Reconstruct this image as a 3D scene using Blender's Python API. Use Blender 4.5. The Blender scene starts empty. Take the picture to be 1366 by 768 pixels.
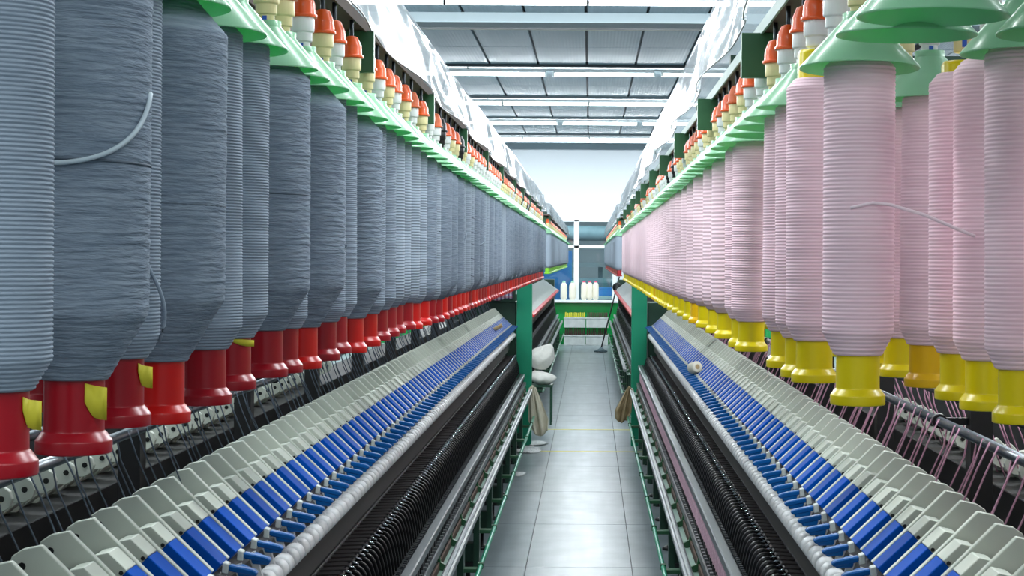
import bpy, bmesh, math, random
from mathutils import Vector
random.seed(7)
PI = math.pi
scene = bpy.context.scene
col = scene.collection

# ------------------------------------------------------------------ camera
cam_d = bpy.data.cameras.new('camera')
cam = bpy.data.objects.new('camera', cam_d); col.objects.link(cam)
cam.location = (0.077, 0.0, 1.70)
cam.rotation_euler = (math.radians(90), math.radians(-0.35), 0)
cam_d.sensor_width = 36.0
cam_d.lens = 2257.0 / 1366.0 * 36.0
cam_d.shift_x = -(788 - 683) / 1366.0
cam_d.shift_y = -(384 - 344) / 1366.0
cam_d.clip_start = 0.05; cam_d.clip_end = 200
scene.camera = cam
# ------------------------------------------------------------------ world, exposure
w = bpy.data.worlds.new('world'); scene.world = w; w.use_nodes = True
w.node_tree.nodes['Background'].inputs[0].default_value = (0.72, 0.86, 1.0, 1)
w.node_tree.nodes['Background'].inputs[1].default_value = 0.25
vs = scene.view_settings
vs.view_transform = 'Standard'; vs.look = 'None'; vs.gamma = 1.0
vs.use_curve_mapping = False
vs.exposure = 0.7
LAMP_W = 105.0          # watts of one lamp row
BACK_F = 0.42            # dims the unseen lamp rows behind the camera
NEAR_F = 1.25
LAST_F = 0.75
TILT = 42
TUBE_E = 8.0            # emission of a fluorescent tube
LAMP_ROWS = [-3.9, -0.2, 3.5, 7.2, 10.9, 14.62, 20.3, 24.2, 27.75, 31.4]
LAMP_Z = 3.90
for y in LAMP_ROWS:     # the rows of fluorescent tubes run across the hall
    for x in (-4.2, 0.0, 4.2):
        for tilt in (-TILT, TILT):      # a bare tube shines to all sides of its axis: two lobes stand for it
            ld = bpy.data.lights.new('fluorescent_light', 'AREA'); ld.shape = 'RECTANGLE'
            ld.size = 4.1; ld.size_y = 0.07; ld.color = (0.92, 0.975, 1.0)
            ld.energy = LAMP_W * .5 * (BACK_F if y < 1 else NEAR_F if y < 9 else LAST_F if y > 30 else 1.0)
            lo = bpy.data.objects.new('fluorescent_light', ld); col.objects.link(lo)
            lo.location = (x, y, LAMP_Z - 0.035); lo.rotation_euler = (math.radians(tilt), 0, 0)
ld = bpy.data.lights.new('side_room_light', 'AREA'); ld.shape = 'RECTANGLE'; ld.size = 4; ld.size_y = .6; ld.energy = 150; ld.color = (.85, .95, 1)
lo = bpy.data.objects.new('side_room_light', ld); col.objects.link(lo); lo.location = (0, 36, 3.5)

# ------------------------------------------------------------------ materials
def lin(c):
    return tuple(((v / 255) / 12.92 if v / 255 <= 0.04045 else ((v / 255 + 0.055) / 1.055) ** 2.4) for v in c) + (1,)
def mat(name, rgb, rough=0.5, metal=0.0, spec=0.5, coat=0.0, noise=None, bump=None, trans=0.0, alpha=1.0, emit=None, stretch=(1, 1, 1), sub=0.0):
    m = bpy.data.materials.new(name); m.use_nodes = True
    nt = m.node_tree; b = nt.nodes['Principled BSDF']
    b.inputs['Base Color'].default_value = lin(rgb); b.inputs['Roughness'].default_value = rough
    b.inputs['Metallic'].default_value = metal; b.inputs['Specular IOR Level'].default_value = spec
    b.inputs['Coat Weight'].default_value = coat; b.inputs['Coat Roughness'].default_value = 0.08
    b.inputs['Alpha'].default_value = alpha
    if trans: b.inputs['Transmission Weight'].default_value = trans
    if emit:
        b.inputs['Emission Color'].default_value = lin(rgb); b.inputs['Emission Strength'].default_value = emit
    if noise or bump:
        tc = nt.nodes.new('ShaderNodeTexCoord'); mp = nt.nodes.new('ShaderNodeMapping')
        mp.inputs['Scale'].default_value = stretch
        nt.links.new(tc.outputs['Object'], mp.inputs['Vector'])
    if noise:                       # (scale, amount, second colour)
        nz = nt.nodes.new('ShaderNodeTexNoise'); nz.inputs['Scale'].default_value = noise[0]; nz.inputs['Detail'].default_value = 5
        nt.links.new(mp.outputs[0], nz.inputs['Vector'])
        mr = nt.nodes.new('ShaderNodeMapRange'); mr.inputs[1].default_value = .3; mr.inputs[2].default_value = .7
        mr.inputs[3].default_value = 0; mr.inputs[4].default_value = noise[1]
        nt.links.new(nz.outputs[0], mr.inputs[0])
        mx = nt.nodes.new('ShaderNodeMix'); mx.data_type = 'RGBA'
        mx.inputs[6].default_value = lin(rgb); mx.inputs[7].default_value = lin(noise[2])
        nt.links.new(mr.outputs[0], mx.inputs[0]); nt.links.new(mx.outputs[2], b.inputs['Base Color'])
    if bump:                        # (scale, strength, distance)
        nb = nt.nodes.new('ShaderNodeTexNoise'); nb.inputs['Scale'].default_value = bump[0]; nb.inputs['Detail'].default_value = 4
        nt.links.new(mp.outputs[0], nb.inputs['Vector'])
        bp = nt.nodes.new('ShaderNodeBump'); bp.inputs['Strength'].default_value = bump[1]; bp.inputs['Distance'].default_value = bump[2]
        nt.links.new(nb.outputs[0], bp.inputs['Height']); nt.links.new(bp.outputs[0], b.inputs['Normal'])
    return m
def wave_bump(m, scale, strength, dist, axis='Z'):
    nt = m.node_tree; b = nt.nodes['Principled BSDF']
    tc = nt.nodes.new('ShaderNodeTexCoord'); wv = nt.nodes.new('ShaderNodeTexWave')
    wv.bands_direction = axis; wv.inputs['Scale'].default_value = scale
    nt.links.new(tc.outputs['Object'], wv.inputs['Vector'])
    bp = nt.nodes.new('ShaderNodeBump'); bp.inputs['Strength'].default_value = strength; bp.inputs['Distance'].default_value = dist
    nt.links.new(wv.outputs[1], bp.inputs['Height'])
    old = b.inputs['Normal'].links
    if old: nt.links.new(old[0].from_socket, bp.inputs['Normal'])
    nt.links.new(bp.outputs[0], b.inputs['Normal'])
M = {}
M['grey_yarn'] = mat('grey_yarn', (150, 163, 177), .85, spec=.25, noise=(40, .7, (132, 146, 161)), bump=(60, .5, .002), stretch=(1, 1, 6))
M['grey_fuzz'] = mat('grey_fuzz', (146, 159, 173), .95, spec=.15, noise=(30, .8, (112, 126, 142)), bump=(40, 1.0, .004), stretch=(1, 1, 7))
M['grey_ribbed'] = mat('grey_ribbed', (150, 163, 177), .85, spec=.25); wave_bump(M['grey_ribbed'], 48, .5, .002)
M['pink_yarn'] = mat('pink_yarn', (253, 222, 231), .8, spec=.25, noise=(30, .5, (244, 204, 216)), stretch=(1, 1, 6))
M['pink_ribbed'] = mat('pink_ribbed', (253, 222, 231), .8, spec=.25); wave_bump(M['pink_ribbed'], 33, .5, .002)
M['pink_far'] = mat('pink_far', (253, 222, 231), .8, spec=.25)
M['grey_far'] = mat('grey_far', (150, 163, 177), .85, spec=.25)
M['pink_strand'] = mat('pink_strand', (252, 230, 238), .8)
M['pink_roving'] = mat('pink_roving', (216, 164, 188), .8)
M['grey_light'] = mat('grey_light', (196, 210, 218), .8)
M['grey_strand'] = mat('grey_strand', (92, 104, 116), .8)
M['red_tube'] = mat('red_tube', (158, 4, 24), .3)
M['bright_red_tube'] = mat('bright_red_tube', (206, 14, 8), .3)
M['yellow_tube'] = mat('yellow_tube', (232, 210, 0), .3)
M['amber_tube'] = mat('amber_tube', (236, 184, 0), .3)
M['green_tube'] = mat('green_tube', (130, 205, 40), .3, coat=.4)
M['tag_yellow'] = mat('tag_yellow', (206, 196, 48), .7)
M['tag_pink'] = mat('tag_pink', (236, 190, 205), .6)
M['mint'] = mat('mint', (172, 224, 188), .3, coat=.2)
_b = M['mint'].node_tree.nodes['Principled BSDF']
_nt = M['mint'].node_tree
_tr = _nt.nodes.new('ShaderNodeBsdfTranslucent'); _tr.inputs[0].default_value = lin((70, 224, 120))
_mx = _nt.nodes.new('ShaderNodeMixShader'); _mx.inputs[0].default_value = .34
_nt.links.new(_b.outputs[0], _mx.inputs[1]); _nt.links.new(_tr.outputs[0], _mx.inputs[2])
_nt.links.new(_mx.outputs[0], _nt.nodes['Material Output'].inputs[0])
M['orange'] = mat('orange', (240, 92, 24), .35, coat=.3)
M['orange_dull'] = mat('orange_dull', (214, 98, 42), .5, noise=(60, .6, (190, 84, 40)))
M['cream'] = mat('cream', (236, 224, 168), .4)
M['white_plastic'] = mat('white_plastic', (234, 238, 236), .35)
M['black_plastic'] = mat('black_plastic', (16, 18, 20), .35)
M['blue_mark'] = mat('blue_mark', (40, 90, 190), .4)
M['arm_white'] = mat('arm_white', (206, 213, 200), .42, noise=(14, .35, (186, 194, 182)))
M['arm_blue'] = mat('arm_blue', (0, 82, 184), .5, spec=.08)
M['lever_blue'] = mat('lever_blue', (0, 84, 152), .38, spec=.25)
M['clip_grey'] = mat('clip_grey', (206, 212, 206), .35)
M['cot_white'] = mat('cot_white', (214, 217, 219), .42, noise=(10, .5, (196, 192, 186)))
M['cot_band'] = mat('cot_band', (84, 76, 68), .6)
M['steel'] = mat('steel', (128, 132, 136), .34, metal=1.0)
M['alu'] = mat('alu', (158, 164, 166), .38, metal=.9, noise=(8, .5, (130, 136, 138)), stretch=(1, .2, 1))
M['dark_steel'] = mat('dark_steel', (66, 70, 74), .35, metal=.8)
M['iron_black'] = mat('iron_black', (20, 21, 23), .5, noise=(6, .6, (34, 33, 32)))
M['lappet_bar'] = mat('lappet_bar', (84, 84, 86), .5, noise=(9, .5, (60, 60, 62)))
M['duct'] = mat('duct', (66, 62, 58), .6, noise=(4, .7, (40, 38, 36)), stretch=(1, .3, 1))
M['fin_black'] = mat('fin_black', (8, 9, 11), .42, spec=.22)
M['lappet'] = mat('lappet', (44, 40, 40), .45, spec=.3)
M['bright_wire'] = mat('bright_wire', (214, 222, 230), .18, metal=1.0)
M['machine_green'] = mat('machine_green', (44, 94, 60), .4, noise=(10, .5, (34, 76, 50)))
M['dark_green'] = mat('dark_green', (24, 62, 46), .45)
M['teal'] = mat('teal', (16, 150, 112), .35, noise=(5, .3, (12, 134, 100)))
M['pale_green'] = mat('pale_green', (150, 182, 168), .4, noise=(9, .5, (130, 160, 148)))
M['rail_brown'] = mat('rail_brown', (96, 72, 58), .7, noise=(12, .7, (60, 46, 40)))
M['red_strip'] = mat('red_strip', (214, 40, 50), .35)
M['arm_grey'] = mat('arm_grey', (168, 174, 172), .45)
M['pink_fluff'] = mat('pink_fluff', (222, 186, 198), .95, noise=(60, .8, (190, 150, 170)), bump=(80, .8, .004))
M['wall_white'] = mat('wall_white', (208, 216, 222), .7, noise=(1.2, .3, (200, 208, 214)))
M['wall_green'] = mat('wall_green', (8, 150, 70), .25, noise=(3, .5, (6, 134, 62)))
M['frame_white'] = mat('frame_white', (232, 238, 240), .35)
M['panel'] = mat('ceiling_panel', (126, 150, 162), .6)
M['ceil_plain'] = mat('ceiling_plain', (132, 152, 160), .6)
M['ceil_dark'] = mat('ceiling_gap', (70, 82, 88), .7)
M['beam'] = mat('beam', (116, 132, 138), .5)
M['beam_cream'] = mat('beam_cream', (176, 184, 160), .5)
M['tube_light'] = mat('tube_light', (244, 251, 255), .3, emit=TUBE_E)
M['sack'] = mat('sack', (214, 214, 208), .85, noise=(20, .6, (190, 190, 184)), bump=(30, .6, .01))
M['rag'] = mat('rag', (208, 204, 184), .95, noise=(12, .8, (176, 172, 152)), bump=(40, .7, .006))
M['rag_brown'] = mat('rag_brown', (170, 154, 120), .95, noise=(12, .8, (126, 108, 76)), bump=(40, .7, .006))
M['crate'] = mat('crate', (216, 222, 220), .5, noise=(10, .6, (180, 188, 186)))
M['spindle_tip'] = mat('spindle_tip', (62, 36, 36), .7)
M['lime_tip'] = mat('lime_tip', (196, 190, 40), .5)
M['yarn_white'] = mat('yarn_white', (238, 234, 218), .8)
M['pink_cap'] = mat('pink_cap', (214, 70, 110), .5)
M['mint_cap'] = mat('mint_cap', (150, 210, 190), .5)
M['blue_crate'] = mat('blue_crate', (70, 140, 214), .4)
M['blue_panel'] = mat('blue_panel', (60, 132, 205), .5)
M['far_grey'] = mat('far_grey', (120, 142, 148), .6, noise=(3, .8, (84, 108, 116)))
M['far_dark'] = mat('far_dark', (72, 96, 106), .6)
M['card'] = mat('card', (190, 164, 120), .8)
M['yellow_paint'] = mat('yellow_paint', (214, 206, 70), .45, noise=(9, .8, (150, 150, 90)))
M['lint'] = mat('lint', (220, 224, 224), 1.0, bump=(50, .9, .02))
M['mop_black'] = mat('mop_black', (28, 30, 32), .5)
# plastic film: thin, clear-milky, wrinkled
def film():
    m = bpy.data.materials.new('plastic_film'); m.use_nodes = True; nt = m.node_tree
    b = nt.nodes['Principled BSDF']; b.inputs['Base Color'].default_value = lin((132, 145, 151)); b.inputs['Roughness'].default_value = .16
    b.inputs['Specular IOR Level'].default_value = .8
    tl = nt.nodes.new('ShaderNodeBsdfTranslucent'); tl.inputs[0].default_value = lin((132, 145, 151))
    tp = nt.nodes.new('ShaderNodeBsdfTransparent')
    m1 = nt.nodes.new('ShaderNodeMixShader'); m1.inputs[0].default_value = .5
    m2 = nt.nodes.new('ShaderNodeMixShader'); m2.inputs[0].default_value = .34
    nt.links.new(b.outputs[0], m1.inputs[1]); nt.links.new(tl.outputs[0], m1.inputs[2])
    nt.links.new(m1.outputs[0], m2.inputs[1]); nt.links.new(tp.outputs[0], m2.inputs[2])
    nt.links.new(m2.outputs[0], nt.nodes['Material Output'].inputs[0])
    tc = nt.nodes.new('ShaderNodeTexCoord'); nz = nt.nodes.new('ShaderNodeTexNoise'); nz.inputs['Scale'].default_value = 5; nz.inputs['Detail'].default_value = 3
    mp = nt.nodes.new('ShaderNodeMapping'); mp.inputs['Scale'].default_value = (1, .6, 2)
    nt.links.new(tc.outputs['Object'], mp.inputs[0]); nt.links.new(mp.outputs[0], nz.inputs['Vector'])
    bp = nt.nodes.new('ShaderNodeBump'); bp.inputs['Strength'].default_value = .05; bp.inputs['Distance'].default_value = .02
    nt.links.new(nz.outputs[0], bp.inputs['Height']); nt.links.new(bp.outputs[0], b.inputs['Normal'])
    return m
M['film'] = film()
def glass():
    m = bpy.data.materials.new('window_glass'); m.use_nodes = True; nt = m.node_tree
    gl = nt.nodes.new('ShaderNodeBsdfGlossy'); gl.inputs['Roughness'].default_value = .03
    tp = nt.nodes.new('ShaderNodeBsdfTransparent'); tp.inputs[0].default_value = (.86, .95, .96, 1)
    mx = nt.nodes.new('ShaderNodeMixShader'); mx.inputs[0].default_value = .10
    nt.links.new(tp.outputs[0], mx.inputs[1]); nt.links.new(gl.outputs[0], mx.inputs[2])
    nt.links.new(mx.outputs[0], nt.nodes['Material Output'].inputs[0]); return m
M['glass'] = glass()
# floor: worn polished tiles, streaked along the aisle
def floor_mat():
    m = mat('floor_tile', (150, 162, 164),   .3, spec=.3)
    nt = m.node_tree; b = nt.nodes['Principled BSDF']
    ge = nt.nodes.new('ShaderNodeNewGeometry')
    mp = nt.nodes.new('ShaderNodeMapping'); mp.inputs['Scale'].default_value = (5, .35, 1)
    mp2 = nt.nodes.new('ShaderNodeMapping'); mp2.inputs['Scale'].default_value = (2, 2, 2)
    nt.links.new(ge.outputs['Position'], mp.inputs[0]); nt.links.new(ge.outputs['Position'], mp2.inputs[0])
    n1 = nt.nodes.new('ShaderNodeTexNoise'); n1.inputs['Scale'].default_value = 1.6; n1.inputs['Detail'].default_value = 2
    n2 = nt.nodes.new('ShaderNodeTexNoise'); n2.inputs['Scale'].default_value = 2.2; n2.inputs['Detail'].default_value = 3
    nt.links.new(mp.outputs[0], n1.inputs['Vector']); nt.links.new(mp2.outputs[0], n2.inputs['Vector'])
    mx = nt.nodes.new('ShaderNodeMix'); mx.data_type = 'RGBA'; mx.inputs[6].default_value = lin((100, 113, 118)); mx.inputs[7].default_value = lin((150, 163, 168))
    av = nt.nodes.new('ShaderNodeMath'); av.operation = 'MULTIPLY'
    nt.links.new(n1.outputs[0], av.inputs[0]); nt.links.new(n2.outputs[0], av.inputs[1])
    sc = nt.nodes.new('ShaderNodeMath'); sc.operation = 'MULTIPLY'; sc.inputs[1].default_value = 2.0
    nt.links.new(av.outputs[0], sc.inputs[0]); nt.links.new(sc.outputs[0], mx.inputs[0]); nt.links.new(mx.outputs[2], b.inputs['Base Color'])
    return m
M['floor'] = floor_mat()
M['floor_joint'] = mat('floor_joint', (58, 66, 66), .6)
# ceiling panels: fine wire grid
_m = M['panel']; wave_bump(_m, 9, .25, .006, 'X'); wave_bump(_m, 5, .25, .006, 'Y')
def plaid():
    m = mat('plaid', (60, 70, 110), .9); nt = m.node_tree; b = nt.nodes['Principled BSDF']
    tc = nt.nodes.new('ShaderNodeTexCoord'); w1 = nt.nodes.new('ShaderNodeTexWave'); w2 = nt.nodes.new('ShaderNodeTexWave')
    w1.bands_direction = 'X'; w2.bands_direction = 'Z'; w1.inputs['Scale'].default_value = 9; w2.inputs['Scale'].default_value = 9
    for q in (w1, w2): nt.links.new(tc.outputs['Object'], q.inputs[0])
    m1 = nt.nodes.new('ShaderNodeMix'); m1.data_type = 'RGBA'; m1.inputs[6].default_value = lin((50, 60, 110)); m1.inputs[7].default_value = lin((196, 200, 214))
    m2 = nt.nodes.new('ShaderNodeMix'); m2.data_type = 'RGBA'; m2.inputs[7].default_value = lin((150, 60, 74))
    nt.links.new(w1.outputs[1], m1.inputs[0]); nt.links.new(m1.outputs[2], m2.inputs[6])
    mm = nt.nodes.new('ShaderNodeMath'); mm.operation = 'MULTIPLY'; mm.inputs[1].default_value = .6
    nt.links.new(w2.outputs[1], mm.inputs[0]); nt.links.new(mm.outputs[0], m2.inputs[0]); nt.links.new(m2.outputs[2], b.inputs['Base Color'])
    return m
M['plaid'] = plaid()

# ------------------------------------------------------------------ mesh builder
class MB:
    def __init__(s): s.v = []; s.f = []; s.m = []; s.s = []; s.cur = 0; s.sm = False
    def face(s, idx): s.f.append(idx); s.m.append(s.cur); s.s.append(s.sm)
    def box(s, x0, x1, y0, y1, z0, z1):
        o = len(s.v); sm = s.sm; s.sm = False
        s.v += [(x0, y0, z0), (x1, y0, z0), (x1, y1, z0), (x0, y1, z0), (x0, y0, z1), (x1, y0, z1), (x1, y1, z1), (x0, y1, z1)]
        for q in ((0, 3, 2, 1), (4, 5, 6, 7), (0, 1, 5, 4), (1, 2, 6, 5), (2, 3, 7, 6), (3, 0, 4, 7)): s.face([o + i for i in q])
        s.sm = sm; return s
    def prism(s, pts, y0, y1):                      # outline in x, z swept along y
        o = len(s.v); n = len(pts)
        s.v += [(x, y0, z) for x, z in pts] + [(x, y1, z) for x, z in pts]
        s.face([o + i for i in range(n)]); s.face([o + n + i for i in range(n - 1, -1, -1)])
        for i in range(n): j = (i + 1) % n; s.face([o + i, o + n + i, o + n + j, o + j])
        return s
    def lathe(s, prof, seg=16, c=(0, 0, 0), cap=True):
        o = len(s.v); n = len(prof); sm = s.sm; s.sm = True
        for r, z in prof:
            for k in range(seg):
                a = 2 * PI * k / seg; s.v.append((c[0] + r * math.cos(a), c[1] + r * math.sin(a), c[2] + z))
        for i in range(n - 1):
            for k in range(seg):
                l = (k + 1) % seg; s.face([o + i * seg + k, o + i * seg + l, o + (i + 1) * seg + l, o + (i + 1) * seg + k])
        if cap:
            s.sm = False
            s.face([o + k for k in range(seg - 1, -1, -1)]); s.face([o + (n - 1) * seg + k for k in range(seg)])
        s.sm = sm; return s
    def tube(s, pts, r, seg=8, cap=True):
        o = len(s.v); n = len(pts); sm = s.sm; s.sm = True
        P = [Vector(p) for p in pts]
        for i, p in enumerate(P):
            t = (P[min(i + 1, n - 1)] - P[max(i - 1, 0)]).normalized()
            ref = Vector((0, 0, 1)) if abs(t.z) < .9 else Vector((1, 0, 0))
            u = t.cross(ref).normalized(); q = t.cross(u)
            rr = r[i] if isinstance(r, (list, tuple)) else r
            for k in range(seg):
                a = 2 * PI * k / seg; s.v.append(tuple(p + (u * math.cos(a) + q * math.sin(a)) * rr))
        for i in range(n - 1):
            for k in range(seg):
                l = (k + 1) % seg; s.face([o + i * seg + k, o + i * seg + l, o + (i + 1) * seg + l, o + (i + 1) * seg + k])
        if cap:
            s.sm = False; s.face([o + k for k in range(seg)]); s.face([o + (n - 1) * seg + k for k in range(seg - 1, -1, -1)])
        s.sm = sm; return s
    def ylathe(s, prof, seg, x, z):                 # profile (r, y) round an axis along y
        o = len(s.v); n = len(prof); sm = s.sm; s.sm = True
        for r, y in prof:
            for k in range(seg):
                a = 2 * PI * k / seg; s.v.append((x + r * math.cos(a), y, z + r * math.sin(a)))
        for i in range(n - 1):
            for k in range(seg):
                l = (k + 1) % seg; s.face([o + i * seg + k, o + i * seg + l, o + (i + 1) * seg + l, o + (i + 1) * seg + k])
        s.sm = False; s.face([o + k for k in range(seg)]); s.face([o + (n - 1) * seg + k for k in range(seg)]); s.sm = sm; return s
    def mesh(s, name, mats, bevel=0.0, recalc=True):
        me = bpy.data.meshes.new(name); me.from_pydata(s.v, [], s.f)
        for m in mats: me.materials.append(M[m] if isinstance(m, str) else m)
        me.polygons.foreach_set('material_index', s.m); me.polygons.foreach_set('use_smooth', s.s)
        if bevel or recalc:
            bm = bmesh.new(); bm.from_mesh(me)
            if recalc: bmesh.ops.recalc_face_normals(bm, faces=bm.faces)
            if bevel: bmesh.ops.bevel(bm, geom=list(bm.edges), offset=bevel, segments=1, affect='EDGES', profile=.5)
            bm.to_mesh(me); bm.free()
        me.update(); return me
def put(name, me, parent=None, loc=(0, 0, 0), rot=None):
    o = bpy.data.objects.new(name, me); col.objects.link(o)
    if parent is not None: o.parent = parent
    o.location = loc
    if rot: o.rotation_euler = rot
    return o
def tag(o, label=None, cat=None, group=None, kind=None):
    if label: o['label'] = label
    if cat: o['category'] = cat
    if group: o['group'] = group
    if kind: o['kind'] = kind
    return o
def empty(name, loc):
    o = bpy.data.objects.new(name, None); col.objects.link(o); o.location = loc; o.empty_display_size = .05; return o
def box_obj(name, m, x0, x1, y0, y1, z0, z1, parent=None, off=(0, 0, 0), bevel=0):
    return put(name, MB().box(min(x0, x1), max(x0, x1), y0, y1, z0, z1).mesh(name, [m], bevel), parent, off)
ONES = 'first second third fourth fifth sixth seventh eighth ninth tenth eleventh twelfth thirteenth fourteenth fifteenth sixteenth seventeenth eighteenth nineteenth'.split()
TENS = {2: 'twenty', 3: 'thirty', 4: 'forty', 5: 'fifty', 6: 'sixty', 7: 'seventy', 8: 'eighty'}
TTH = {2: 'twentieth', 3: 'thirtieth', 4: 'fortieth', 5: 'fiftieth', 6: 'sixtieth', 7: 'seventieth', 8: 'eightieth'}
def ordinal(n):
    if n < 20: return ONES[n - 1]
    return TTH[n // 10] if n % 10 == 0 else TENS[n // 10] + '-' + ONES[n % 10 - 1]

# ------------------------------------------------------------------ room shell
Y0, Y1, XW, CZ = -6.0, 33.5, 7.0, 3.97
fl = box_obj('floor', 'floor_joint', -XW, XW, Y0, 41, -.2, -.012); tag(fl, kind='structure')
tile_cols = [-1.433, -.851, -.269, .313, .895, 1.477]
tile_me = MB().box(.0025, .5795, .003, 1.497, -.012, 0).mesh('floor_tile', ['floor'])
y = -1.2
while y < Y1 - .1:
    for x in tile_cols[:-1]: put('floor_tile', tile_me, fl, (x, y, 0))
    y += 1.5
side_me = MB().box(0, 1, 0, 1, -.012, 0).mesh('floor_strip', ['floor'])
for x0, x1 in ((-XW, -1.436), (2.059, XW)):
    o = put('floor_strip', side_me, fl, (x0, Y0, 0)); o.scale = (x1 - x0, Y1 - Y0, 1)
o = put('floor_strip', side_me, fl, (-1.433, Y0, 0)); o.scale = (3.49, 4.797, 1)
o = put('floor_strip', side_me, fl, (-XW, Y1, 0)); o.scale = (2 * XW, 7.4, 1)
for yy in (14.85, 16.75):
    tag(put('trim_%d' % (1 if yy < 15 else 2), MB().box(-1.4, 1.4, yy, yy + .055, -.004, .0015).mesh('yellow_line', ['yellow_paint'])),
        kind='structure')
ce = box_obj('ceiling', 'ceil_dark', -XW, XW, Y0, 41, CZ + .03, CZ + .2); tag(ce, kind='structure')
bands = []                                        # ceiling: a plain strip over each lamp row, gridded panels between
for i, ly in enumerate(LAMP_ROWS): bands.append((ly - .42, ly + .36))
plain_me = MB().box(0, 2.78, 0, .78, -.015, .03).mesh('plain_panel', ['ceil_plain'])
for a, b in bands:
    for k in range(5): put('plain_panel', plain_me, ce, (-XW + k * 2.8 + .01, a, CZ))
for (a0, a1), (b0, b1) in zip(bands[:-1], bands[1:]):
    y0, y1 = a1 + .03, b0 - .05
    if y1 < 11: 
        box_obj('plain_panel', 'panel', -XW, XW, y0, y1, CZ - .005, CZ + .03, ce); continue
    n = max(1, round((y1 - y0) / 1.5)); d = (y1 - y0) / n
    pm = MB().box(.014, .556, .008, d - .008, -.004, .03).mesh('ceiling_panel', ['panel'])
    for j in range(n):
        for k in range(-7, 7): put('ceiling_panel', pm, ce, (k * .57 + .02, y0 + j * d, CZ))
    for sx in (-1, 1):
        x0, x1 = (-XW, -3.98) if sx < 0 else (4.01, XW)
        box_obj('plain_panel', 'panel', x0, x1, y0, y1, CZ - .004, CZ + .03, ce)
box_obj('plain_panel', 'panel', -XW, XW, 31.8, Y1, CZ - .004, CZ + .03, ce)
o = put('trim_3', MB().box(-XW, XW, 15.66, 16.02, 3.875, CZ).mesh('beam', ['beam'], .004)); tag(o, kind='structure')
o = put('trim_4', MB().box(-XW, XW, 16.04, 16.34, 3.90, CZ).mesh('beam_shadow_gap', ['dark_steel'])); tag(o, kind='structure')
o = put('trim_5', MB().box(-XW, XW, 16.36, 16.6, 3.93, CZ).mesh('beam_edge', ['beam_cream'])); tag(o, kind='structure')
tag(put('trim_12', MB().box(-XW, XW, 31.49, 31.505, 3.842, CZ).mesh('wall_shade_plate', ['ceil_dark'])), kind='structure')   # plate added to shade the upper wall from the last lamp row
# purlins: dark lines just ahead of each lamp row
for i, ly in enumerate(LAMP_ROWS[5:]):
    tag(put('trim_%d' % (6 + i), MB().box(-XW, XW, ly - .475, ly - .425, CZ - .035, CZ + .03).mesh('purlin', ['ceil_dark'])), kind='structure')
M['wall_grey'] = mat('wall_grey', (128, 138, 142), .7)
for nm, a in (('wall_left', (-XW - .2, -XW, Y0, 41, -.2, CZ + .2)), ('wall_right', (XW, XW + .2, Y0, 41, -.2, CZ + .2)), ('wall_front', (-XW, XW, Y0 - .2, Y0, -.2, CZ + .2))):
    tag(box_obj(nm, 'wall_grey', *a), kind='structure')
WX0, WX1, WZ0, WZ1 = -2.2, .54, .87, 2.45
wb = MB().box(-XW, WX0, Y1, Y1 + .2, -.2, CZ + .1).box(WX1, XW, Y1, Y1 + .2, -.2, CZ + .1).box(WX0, WX1, Y1, Y1 + .2, WZ1, CZ + .1)
wb.cur = 1; wb.box(WX0, WX1, Y1, Y1 + .2, -.2, WZ0 - .05)
wo = put('wall_back', wb.mesh('wall_back', ['wall_white', 'wall_green'])); tag(wo, kind='structure')
box_obj('green_dado', 'wall_green', -XW, XW, Y1 - .012, Y1 - .002, 0, WZ0 - .05, wo)
wf = MB()
fr = lambda a, b, c, d, y0=Y1 - .03, y1=Y1 + .08: wf.box(a, b, y0, y1, c, d)
fr(WX0, WX1, WZ1 - .035, WZ1 + .035); fr(WX0, WX0 + .06, WZ0, WZ1); fr(WX1 - .03, WX1 + .05, WZ0, WZ1)
fr(-.255, -.155, WZ0, WZ1); fr(WX0, WX1, 1.895, 1.95); fr(-1.3, -1.22, WZ0, WZ1)
wn = put('window_1', wf.mesh('window_frame', ['frame_white'], .004)); tag(wn, kind='structure')
box_obj('window_sill', 'frame_white', WX0 - .05, WX1 + .08, Y1 - .16, Y1 + .1, WZ0 - .05, WZ0, wn, bevel=.006)
for x0, x1 in ((WX0 + .06, -1.3), (-1.22, -.255), (-.155, WX1 - .03)):
    for z0, z1 in ((WZ0, 1.895), (1.95, WZ1 - .035)):
        box_obj('pane', 'glass', x0, x1, Y1 + .02, Y1 + .026, z0, z1, wn)
# ---- side room behind the glass
tag(box_obj('wall_outer', 'wall_white', -XW, XW, 41, 41.2, -.2, CZ + .2), kind='structure')
tag(box_obj('partition_panel', 'blue_panel', -2.0, -.32, 36.0, 36.06, 0, 1.86), 'tall blue partition panel behind the left window panes', 'partition')
tr = empty('work_table', (.45, 35.2, 0)); tag(tr, 'white topped table behind the right window pane, under the blue crate', 'table')
box_obj('table_top', 'frame_white', -.45, .75, -.35, .35, .86, .92, tr)
for lx in (-.4, .7):
    for ly in (-.3, .3): box_obj('leg', 'far_grey', lx - .02, lx + .02, ly - .02, ly + .02, 0, .86, tr)
cr = MB().box(-.3, .3, -.2, .2, 0, .02).box(-.3, .3, -.2, -.185, .02, .17).box(-.3, .3, .185, .2, .02, .17).box(-.3, -.285, -.185, .185, .02, .17).box(.285, .3, -.185, .185, .02, .17).box(-.32, .32, -.215, -.2, .14, .175)
tag(put('plastic_crate', cr.mesh('plastic_crate', ['blue_crate'], .003), None, (.55, 35.2, .92)), 'light blue plastic crate on the table behind the glass', 'crate')
mr_ = empty('winding_machine', (.1, 38.5, 0)); tag(mr_, 'blurred grey machine standing in the room behind the window', 'machine')
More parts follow.
